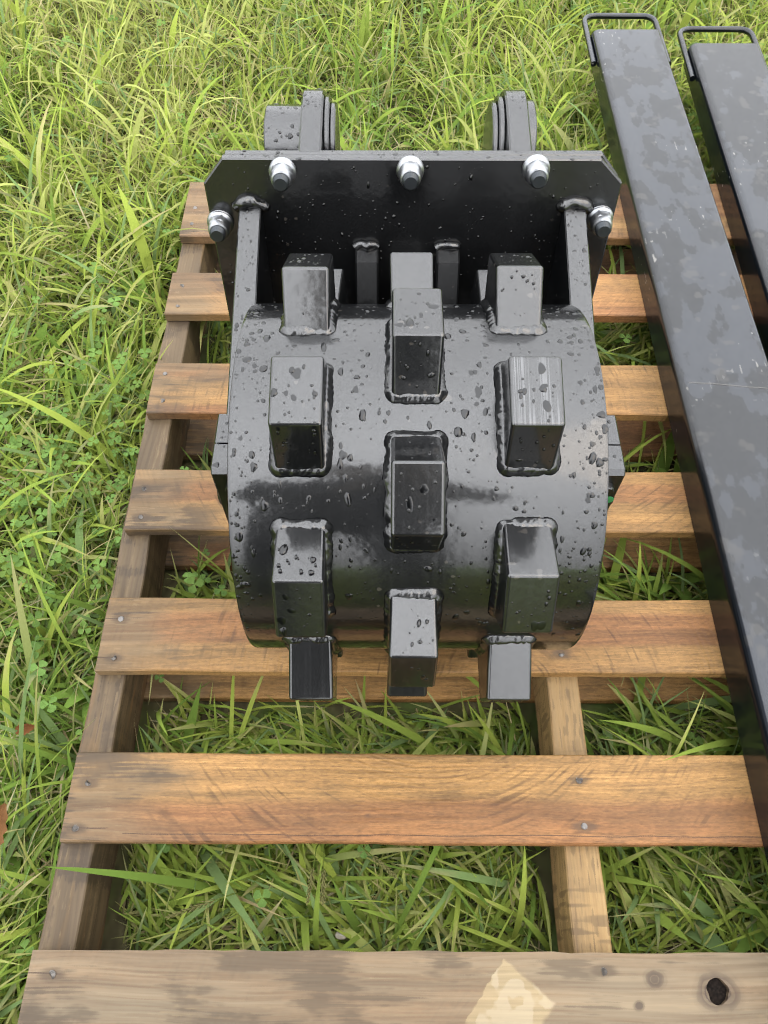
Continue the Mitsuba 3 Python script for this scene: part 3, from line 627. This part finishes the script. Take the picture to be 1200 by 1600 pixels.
def sow(m, xs, ys, ln, wd, lean, droop, kseg, kind, z0=-0.012, tuft=0.0):
    x, y = xs, ys; m = len(x)
    inside = (x > XL - 0.01) & (x < XR) & (y > -0.16) & (y < 1.29)
    if tuft > 0:
        tx, ty = np.round(x / tuft + 0.37 * np.sin(y * 31)) * tuft, np.round(y / tuft + 0.37 * np.sin(x * 29)) * tuft
        dirn = np.arctan2(y - ty, x - tx) + gr.normal(0, 0.7, m)
    else: dirn = gr.uniform(0, 2 * np.pi, m)
    L = ln[0] * np.exp(gr.normal(0, ln[1], m)) * (0.65 + 0.7 * fld(x, y, 3.1, 23)); L = np.minimum(L, ln[0] * 2.3)
    Wd = wd[0] * np.exp(gr.normal(0, wd[1], m))
    le = np.abs(gr.normal(lean[0], lean[1], m)); dp = np.abs(gr.normal(droop[0], droop[1], m))
    le = np.where(inside, np.minimum(le + 0.25, 1.45), le); L = np.where(inside, L * 0.85, L)
    if kind == 'straw':
        c1 = STRAW[gr.integers(0, 3, m)] * gr.uniform(0.7, 1.15, m)[:, None]; c0 = c1 * 0.85
    else:
        c1 = greens(x, y, m); dry = (gr.random(m) < 0.10)[:, None]
        c0 = c1 * 0.9 + np.array([0.03, 0.02, 0.005]); c1 = np.where(dry, c1 * 0.4 + STRAW[0] * 0.6, c1)
    V, Fq, C, S = ribbons(np.c_[x, y, np.full(m, z0)], dirn, L, Wd, le, dp, kseg, gr, c0, c1)
    if kind != 'straw':                                           # some blades have dry tips
        tips = gr.random(m) < 0.3; C[tips, -5:] = C[tips, -5:] * 0.45 + STRAW[1] * 0.55
    ok = ~blocked(S).any(1)
    parts.append((V[ok], Fq, C[ok]))
# view wedge first (dense), then a wider and thinner surround
x, y = spots(66000, -0.66, 0.66, -0.30, 2.55, 0.36); sow(0, x, y, (0.070, 0.42), (0.0033, 0.50), (0.55, 0.35), (0.9, 0.5), 5, 'green', tuft=0.06)
x, y = spots(12000, -0.66, 0.66, -0.30, 2.55, 0.36); sow(0, x, y, (0.130, 0.38), (0.0058, 0.38), (0.45, 0.30), (1.15, 0.45), 7, 'green', tuft=0.11)
x, y = spots(26000, -0.66, 0.66, -0.30, 2.55, 0.36)
keep = gr.random(len(x)) < np.clip((fld(x, y, 3.4, 41) - 0.30) * 2.2 + 0.35 * np.clip(y - 1.0, 0, 1), 0.15, 1); sow(0, x[keep], y[keep], (0.085, 0.4), (0.0023, 0.3), (1.10, 0.35), (0.5, 0.4), 4, 'straw')
x, y = spots(85000, -4.2, 4.2, -2.5, 6.0); keep = ~((np.abs(x) < 0.66 * (1 + 0.36 * np.maximum(y, 0))) & (y > -0.3) & (y < 2.55))
sow(0, x[keep], y[keep], (0.12, 0.35), (0.0085, 0.3), (0.6, 0.35), (0.9, 0.5), 4, 'green', tuft=0.1)
V, Fc, C = pack(parts)
put('grass', (V, Fc), 'leafy', smooth=True, color=np.clip(C, 0, 1), kind='stuff', label='lush green meadow grass with dry straw blades around the pallet', category='grass')

# clover: three round leaflets on a stalk
def clover(m, x, y):
    base_l = []
    lf = [(0, 0)]; 
    for a in np.linspace(-1.25, 1.25, 5): lf.append((0.55 + 0.62 * math.cos(a * 1.15), 0.62 * math.sin(a)))
    lf = np.array(lf); lf[3] = (1.06, 0.0)
    h = gr.uniform(0.035, 0.095, m); h = np.where((x > XL) & (y < 1.29), h * 0.9, h); sc = gr.uniform(0.0060, 0.0125, m); rot = gr.uniform(0, 2 * np.pi, m)
    tl, td = np.abs(gr.normal(0, 0.28, m)), gr.uniform(0, 2 * np.pi, m)
    nrmv = np.stack([np.sin(tl) * np.cos(td), np.sin(tl) * np.sin(td), np.cos(tl)], 1)
    e1 = np.cross(nrmv, [0.3, 1, 0.1]); e1 /= np.linalg.norm(e1, axis=1, keepdims=True); e2 = np.cross(nrmv, e1)
    c = np.stack([x, y, h], 1); V = []
    for q in range(3):
        a = rot + q * 2.094; u = e1 * np.cos(a)[:, None] + e2 * np.sin(a)[:, None]; w = np.cross(nrmv, u)
        fold = 0.25 * np.abs(lf[:, 1]) - 0.10 * lf[:, 0]
        V.append(c[:, None] + sc[:, None, None] * (u[:, None] * lf[None, :, 0:1] + w[:, None] * lf[None, :, 1:2] + nrmv[:, None] * fold[None, :, None]))
    foot = np.stack([x + gr.normal(0, 0.012, m), y + gr.normal(0, 0.012, m), np.full(m, -0.012)], 1)
    V.append(np.stack([foot - [0.0008, 0, 0], foot + [0.0008, 0, 0], c], 1))
    V = np.concatenate(V, 1); Fq = []
    for q in range(3):
        o = 6 * q
        for i in range(1, 5): Fq.append([o, o + i, o + i + 1])
    Fq.append([18, 19, 20])
    col = np.array([0.165, 0.290, 0.080]) * gr.uniform(0.75, 1.3, m)[:, None] + np.array([0.04, 0.03, 0]) * gr.random(m)[:, None]
    C = np.repeat(col[:, None], 21, 1).copy(); C[:, [0, 6, 12]] *= 1.2
    ok = ~blocked(V).any(1)
    return V[ok], np.array(Fq), C[ok]
x, y = spots(16000, -0.66, 0.66, -0.2, 2.3, 0.36)
d = np.exp(-((x + 0.56) / 0.20) ** 2 - ((y - 0.60) / 0.24) ** 2) + 0.75 * np.exp(-((x + 0.28) / 0.05) ** 2 - ((y - 0.48) / 0.06) ** 2) + 0.35 * np.clip(fld(x, y, 3.0, 61) - 0.55, 0, 1) * 4 * 0.5
keep = gr.random(len(x)) < np.clip(d * 0.5, 0.008, 0.45)
V, Fc, C = pack([clover(int(keep.sum()), x[keep], y[keep])])
put('clover', (V, Fc), 'leafy', smooth=True, color=np.clip(C, 0, 1), kind='stuff', label='patches of three leaved clover growing left of the pallet', category='clover')

# broad weeds among the grass
x, y = spots(900, -0.66, 0.66, -0.1, 2.3, 0.36); keep = gr.random(len(x)) < np.clip((fld(x, y, 2.6, 91) - 0.52) * 5, 0.0, 1); x, y = x[keep], y[keep]; m = len(x)
reps = 5; xx, yy = np.repeat(x, reps), np.repeat(y, reps); m = len(xx)
c = np.array([0.25, 0.40, 0.08]) * gr.uniform(0.75, 1.25, m)[:, None]
V, Fq, C, S = ribbons(np.c_[xx, yy, np.full(m, -0.01)], gr.uniform(0, 6.28, m), gr.uniform(0.05, 0.10, m), gr.uniform(0.013, 0.024, m), np.abs(gr.normal(0.7, 0.3, m)), np.abs(gr.normal(0.8, 0.3, m)), 7, gr, c * 0.9, c, 0.3)
ok = ~blocked(S).any(1); V, Fc, C = pack([(V[ok], Fq, C[ok])])
put('broadleaf_weed', (V, Fc), 'leafy', smooth=True, color=np.clip(C, 0, 1), kind='stuff', label='low broad leaved weeds scattered through the grass', category='weeds')

# fallen leaves, seed heads, a pale pebble
def leaf(base_k, x, y, z, L, Wd, rot, tilt, col, curl, lab):
    t = np.linspace(0, 1, 13); u = np.linspace(-1, 1, 7); Tm, Um = np.meshgrid(t, u, indexing='ij')
    wd = Wd * np.sin(np.pi * np.clip(Tm, 0.02, 0.985) ** 0.8) ** 0.75 * (1 + 0.12 * np.sin(Tm * 40))
    X = (Tm - 0.5) * L; Y = Um * wd * 0.5; Z = curl * (np.abs(Um) ** 1.5 * wd + 0.22 * L * (Tm - 0.5) ** 2) + 0.0025 * (vnoise(np.c_[Tm.ravel() * 9, Um.ravel() * 3, 0 * Tm.ravel() + x * 50], 6).reshape(Tm.shape) - 0.5)
    P3 = np.stack([X, Y * np.cos(tilt) - Z * np.sin(tilt), Y * np.sin(tilt) + Z * np.cos(tilt)], -1).reshape(-1, 3)
    c, s_ = math.cos(rot), math.sin(rot); P3 = P3 @ np.array([[c, s_, 0], [-s_, c, 0], [0, 0, 1]]) + [x, y, z]
    a, b = np.meshgrid(np.arange(12), np.arange(6), indexing='ij'); o = (a * 7 + b).ravel()
    f = np.stack([o, o + 7, o + 8, o + 1], 1)
    cc = 0.24 * np.array(col) * (0.8 + 0.5 * vnoise(P3 * 160, 7))[:, None]
    put(base_k, (P3, f), 'leafy', smooth=True, color=np.clip(cc, 0, 1), label=lab, category='leaf')
leaf('fallen_leaf', -0.466, 0.128, 0.100, 0.075, 0.036, 1.25, 0.5, (0.72, 0.36, 0.16), 0.5, 'curled rusty orange leaf in the grass at the left picture edge')
leaf('fallen_leaf', -0.453, 0.254, 0.096, 0.026, 0.014, 0.25, 0.4, (0.62, 0.26, 0.11), 0.5, 'small orange leaf in the grass beside the pallet corner stringer')
def seed_head(x, y, z, rot, tilt, L, lab, n=46):
    rs = np.random.default_rng(int(abs(x) * 9000 + abs(y) * 700)); d = np.array([math.cos(rot) * math.cos(tilt), math.sin(rot) * math.cos(tilt), math.sin(tilt)]); A = nrm(np.cross(d, [0, 0, 1])); B = np.cross(A, d)
    tip = np.array([x, y, z]); root = tip - d * L; V, Fq = [], []
    stem = tube(np.array([[root[0] - d[0] * 0.05, root[1] - d[1] * 0.05, -0.012], root - d * 0.02, root, tip]), np.array([0.0008, 0.0007, 0.0006, 0.0003]), 5)
    V.append(stem[0]); Fq.append(stem[1]); off = len(stem[0])
    for q in range(n):
        t = (q + 0.5) / n; a = q * 2.4; o = A * math.cos(a) + B * math.sin(a); p = root + d * L * t; ax = nrm(d * 0.85 + o * rs.uniform(0.25, 0.6)); sd = nrm(np.cross(ax, o)); l = rs.uniform(0.006, 0.010) * (1.1 - 0.4 * t); w = 0.0012
        V.append(np.array([p, p + ax * l * 0.45 + sd * w, p + ax * l * 0.45 - sd * w, p + ax * l * 0.5 + o * w, p + ax * l])); Fq.append(np.array([[0, 1, 3], [0, 3, 2], [1, 4, 3], [3, 4, 2], [0, 2, 1], [1, 2, 4]]) + off); off += 5
    V = np.vstack(V); c = np.tile(np.array([0.52, 0.50, 0.20]), (len(V), 1)) * rs.uniform(0.75, 1.15, (len(V), 1)); c[:len(stem[0])] = (0.30, 0.40, 0.08)
    k = key_for('grass_seed_head'); scene[k] = mikit.ply((V, np.vstack(Fq)), 'leafy', smooth=False, color=np.clip(0.36 * c, 0, 1)); labels[k] = {'label': lab, 'category': 'seed head', 'group': 'seed heads in the grass'}
seed_head(-0.245, 0.045, 0.085, 3.5, 0.25, 0.055, 'pale grass seed head in the bottom left pallet gap beside the outer stringer')
seed_head(-0.088, 0.062, 0.080, 4.6, 0.10, 0.038, 'thin grass seed head hanging under the front of the wide orange board, left of two')
seed_head(-0.070, 0.062, 0.085, 4.75, 0.15, 0.036, 'thicker yellow seed head, right of the two pointing at the front board')
seed_head(0.012, 0.088, 0.095, 5.6, 0.20, 0.036, 'grass seed head pointing right below the middle of the orange board')
seed_head(-0.585, 0.845, 0.115, 0.3, 0.45, 0.045, 'fluffy grass seed head among the grass at the left picture edge')
pb = trimesh.creation.icosphere(subdivisions=3); pb.vertices *= [0.008, 0.005, 0.004]; pb.vertices *= 1 + 0.25 * (vnoise(pb.vertices * 300, 4)[:, None] - 0.5); pb.apply_translation([-0.052, 0.030, 0.010])
put('pebble', pb, 'white_film', smooth=True, label='small pale pebble in the grass of the front pallet gap', category='pebble')

# ------------------------------------------------------------------ the person holding the camera (seen as a dark reflection in the drum)
def limb_mesh(bones, size, it=12):
    """One smooth surface from bones ((a, ra), (b, rb))."""
    tot = m3.Manifold()
    for (a, ra), (b, rb) in bones:
        pts = np.vstack([np.asarray(a) + BALL * ra, np.asarray(b) + BALL * rb])
        tot = tot + m3.Manifold.hull_points(pts)
    me = tot.refine_to_length(size).to_mesh()
    tm = trimesh.Trimesh(np.asarray(me.vert_properties)[:, :3], np.asarray(me.tri_verts))
    trimesh.smoothing.filter_taubin(tm, iterations=it)
    return np.array(tm.vertices), np.array(tm.faces)
scene['skin'] = {'type': 'principled', 'base_color': {'type': 'rgb', 'value': [0.16, 0.10, 0.07]}, 'roughness': 0.5}
scene['navy_cloth'] = {'type': 'principled', 'base_color': {'type': 'rgb', 'value': [0.010, 0.0125, 0.019]}, 'roughness': 0.85}
scene['dark_denim'] = {'type': 'principled', 'base_color': {'type': 'rgb', 'value': [0.012, 0.014, 0.018]}, 'roughness': 0.85}
scene['dark_hair'] = {'type': 'principled', 'base_color': {'type': 'rgb', 'value': [0.03, 0.02, 0.014]}, 'roughness': 0.6}
scene['boot_leather'] = {'type': 'principled', 'base_color': {'type': 'rgb', 'value': [0.03, 0.022, 0.016]}, 'roughness': 0.5}
scene['phone_glass'] = {'type': 'principled', 'base_color': {'type': 'rgb', 'value': [0.02, 0.02, 0.022]}, 'roughness': 0.15}
J = {'pelvis': (0, -0.46, 0.96), 'waist': (0, -0.42, 1.10), 'chest': (0, -0.37, 1.30), 'neck': (0, -0.32, 1.475), 'head': (0, -0.265, 1.60)}
CU = np.array([0.0, math.sin(PITCH), math.cos(PITCH)]); CF = np.array(FW)
PH = np.array(CAM) - CF * 0.014 - CU * 0.050
OX = np.array([-0.09, 0, 0])
J = {k: tuple(np.array(v) + OX) for k, v in J.items()}
bones_skin, jac, trs = [], [], []
jac += [((J['pelvis'], 0.135), (J['waist'], 0.130))]
for sgn in (-1, 1):
    hip = (-0.09 + sgn * 0.105, -0.46, 0.93); kn = (-0.09 + sgn * 0.135, -0.42, 0.50); an = (-0.09 + sgn * 0.145, -0.48, 0.09); toe = (-0.09 + sgn * 0.165, -0.32, 0.045)
    sh = (-0.09 + sgn * 0.190, -0.35, 1.405); el = (-0.07 + sgn * 0.270, -0.27, 1.135); wr = tuple(PH + np.array([sgn * 0.085, -0.085, -0.030]))
    trs += [((hip, 0.105), (kn, 0.080)), ((kn, 0.078), (an, 0.068)), ((J['pelvis'], 0.128), (hip, 0.100))]
    jac += [((J['chest'], 0.118), (sh, 0.070)), ((sh, 0.068), (el, 0.052)), ((el, 0.050), (wr, 0.038)), (((-0.09 + sgn * 0.08, -0.37, 1.30), 0.118), ((-0.09 + sgn * 0.08, -0.43, 1.06), 0.118)), (((-0.09 + sgn * 0.08, -0.43, 1.06), 0.118), ((-0.09 + sgn * 0.085, -0.46, 0.90), 0.125)), (((-0.09 + sgn * 0.05, -0.33, 1.44), 0.055), (sh, 0.060))]
    bones_skin += [((J['chest'], 0.10), (sh, 0.055)), ((sh, 0.052), (el, 0.040)), ((el, 0.038), (wr, 0.027)), ((hip, 0.08), (kn, 0.052)), ((kn, 0.050), (an, 0.040)), ((an, 0.040), (toe, 0.030)), ((J['pelvis'], 0.11), (hip, 0.085))]
    # hand: palm behind the phone's edge, four fingers along it, thumb on the screen side
    w = np.array(wr); pal = PH + np.array([sgn * 0.052, -0.022, 0.0]) - CF * 0.012; ed = PH + np.array([sgn * 0.0455, 0, 0])
    bones_skin += [((w, 0.025), (pal, 0.021)), ((pal + CU * 0.022, 0.015), (pal - CU * 0.022, 0.015))]
    for q, (off, ln) in enumerate(((0.030, 0.9), (0.011, 1.0), (-0.008, 0.95), (-0.026, 0.75))):
        k0 = pal + CU * off; k1 = ed + CU * off + np.array([sgn * 0.008, 0, 0]); k2 = ed + CU * (off - 0.003) + CF * 0.011 - np.array([sgn * 0.018 * ln, 0, 0])
        bones_skin += [((k0, 0.010), (k1, 0.0085)), ((k1, 0.0085), (k2, 0.0070))]
    t0 = pal + CU * 0.012 - CF * 0.012; t1 = t0 + CU * 0.028 - np.array([sgn * 0.010, 0, 0]); t2 = t1 + CU * 0.020 - np.array([sgn * 0.018, 0, 0]) + CF * 0.006
    bones_skin += [((t0, 0.012), (t1, 0.010)), ((t1, 0.010), (t2, 0.0080))]
hd = np.array(J['head']); fwd = nrm([0, 0.62, -0.78]); upv = nrm([0, 0.78, 0.62])
bones_skin += [((J['pelvis'], 0.115), (J['waist'], 0.105)), ((J['waist'], 0.105), (J['chest'], 0.115)), ((J['chest'], 0.095), (J['neck'], 0.055)), ((J['neck'], 0.053), (hd - upv * 0.05, 0.055)),
               ((hd + upv * 0.035 - fwd * 0.015, 0.088), (hd - upv * 0.055 + fwd * 0.035, 0.058)), ((hd + fwd * 0.075 - upv * 0.010, 0.016), (hd + fwd * 0.092 - upv * 0.030, 0.014)),
               ((hd + fwd * 0.068 - upv * 0.062 + [0.02, 0, 0], 0.011), (hd + fwd * 0.068 - upv * 0.062 - [0.02, 0, 0], 0.011)), ((hd + fwd * 0.066 + upv * 0.018 + [0.042, 0, 0], 0.013), (hd + fwd * 0.066 + upv * 0.018 - [0.042, 0, 0], 0.013))]
for sgn in (-1, 1): bones_skin += [((hd + np.array([sgn * 0.083, 0, 0]) + upv * 0.012, 0.016), (hd + np.array([sgn * 0.086, 0, 0]) - upv * 0.018, 0.012))]
jac += [((J['waist'], 0.128), (J['chest'], 0.128)), ((J['chest'], 0.115), ((-0.09, -0.325, 1.45), 0.070))]
pers = thing('person', 'person in dark clothes bending over the pallet mirrored dimly in the drum', 'person')
put(pers + '__body', limb_mesh(bones_skin, 0.012, 6), 'skin', smooth=True)
put(pers + '__jacket', limb_mesh(jac, 0.02), 'navy_cloth', smooth=True)
put(pers + '__trousers', limb_mesh(trs, 0.02), 'dark_denim', smooth=True)
for sgn in (-1, 1):
    put(pers + '__boot', limb_mesh([(((-0.09 + sgn * 0.145, -0.49, 0.13), 0.060), ((-0.09 + sgn * 0.145, -0.495, 0.045), 0.052)), (((-0.09 + sgn * 0.145, -0.49, 0.045), 0.052), ((-0.09 + sgn * 0.170, -0.295, 0.040), 0.046))], 0.015, 8), 'boot_leather', smooth=True)
put(pers + '__hair', limb_mesh([((hd + upv * 0.050 - fwd * 0.030, 0.094), (hd - upv * 0.02 - fwd * 0.050, 0.080))], 0.015, 6), 'dark_hair', smooth=True)
px_ = np.array([1.0, 0, 0])
put('phone', round_hull([PH + px_ * sx * 0.033 + CU * su * 0.071 for sx in (-1, 1) for su in (-1, 1)], 0.0045), 'phone_glass', smooth=True, label='dark phone held in both hands above the pallet', category='phone')
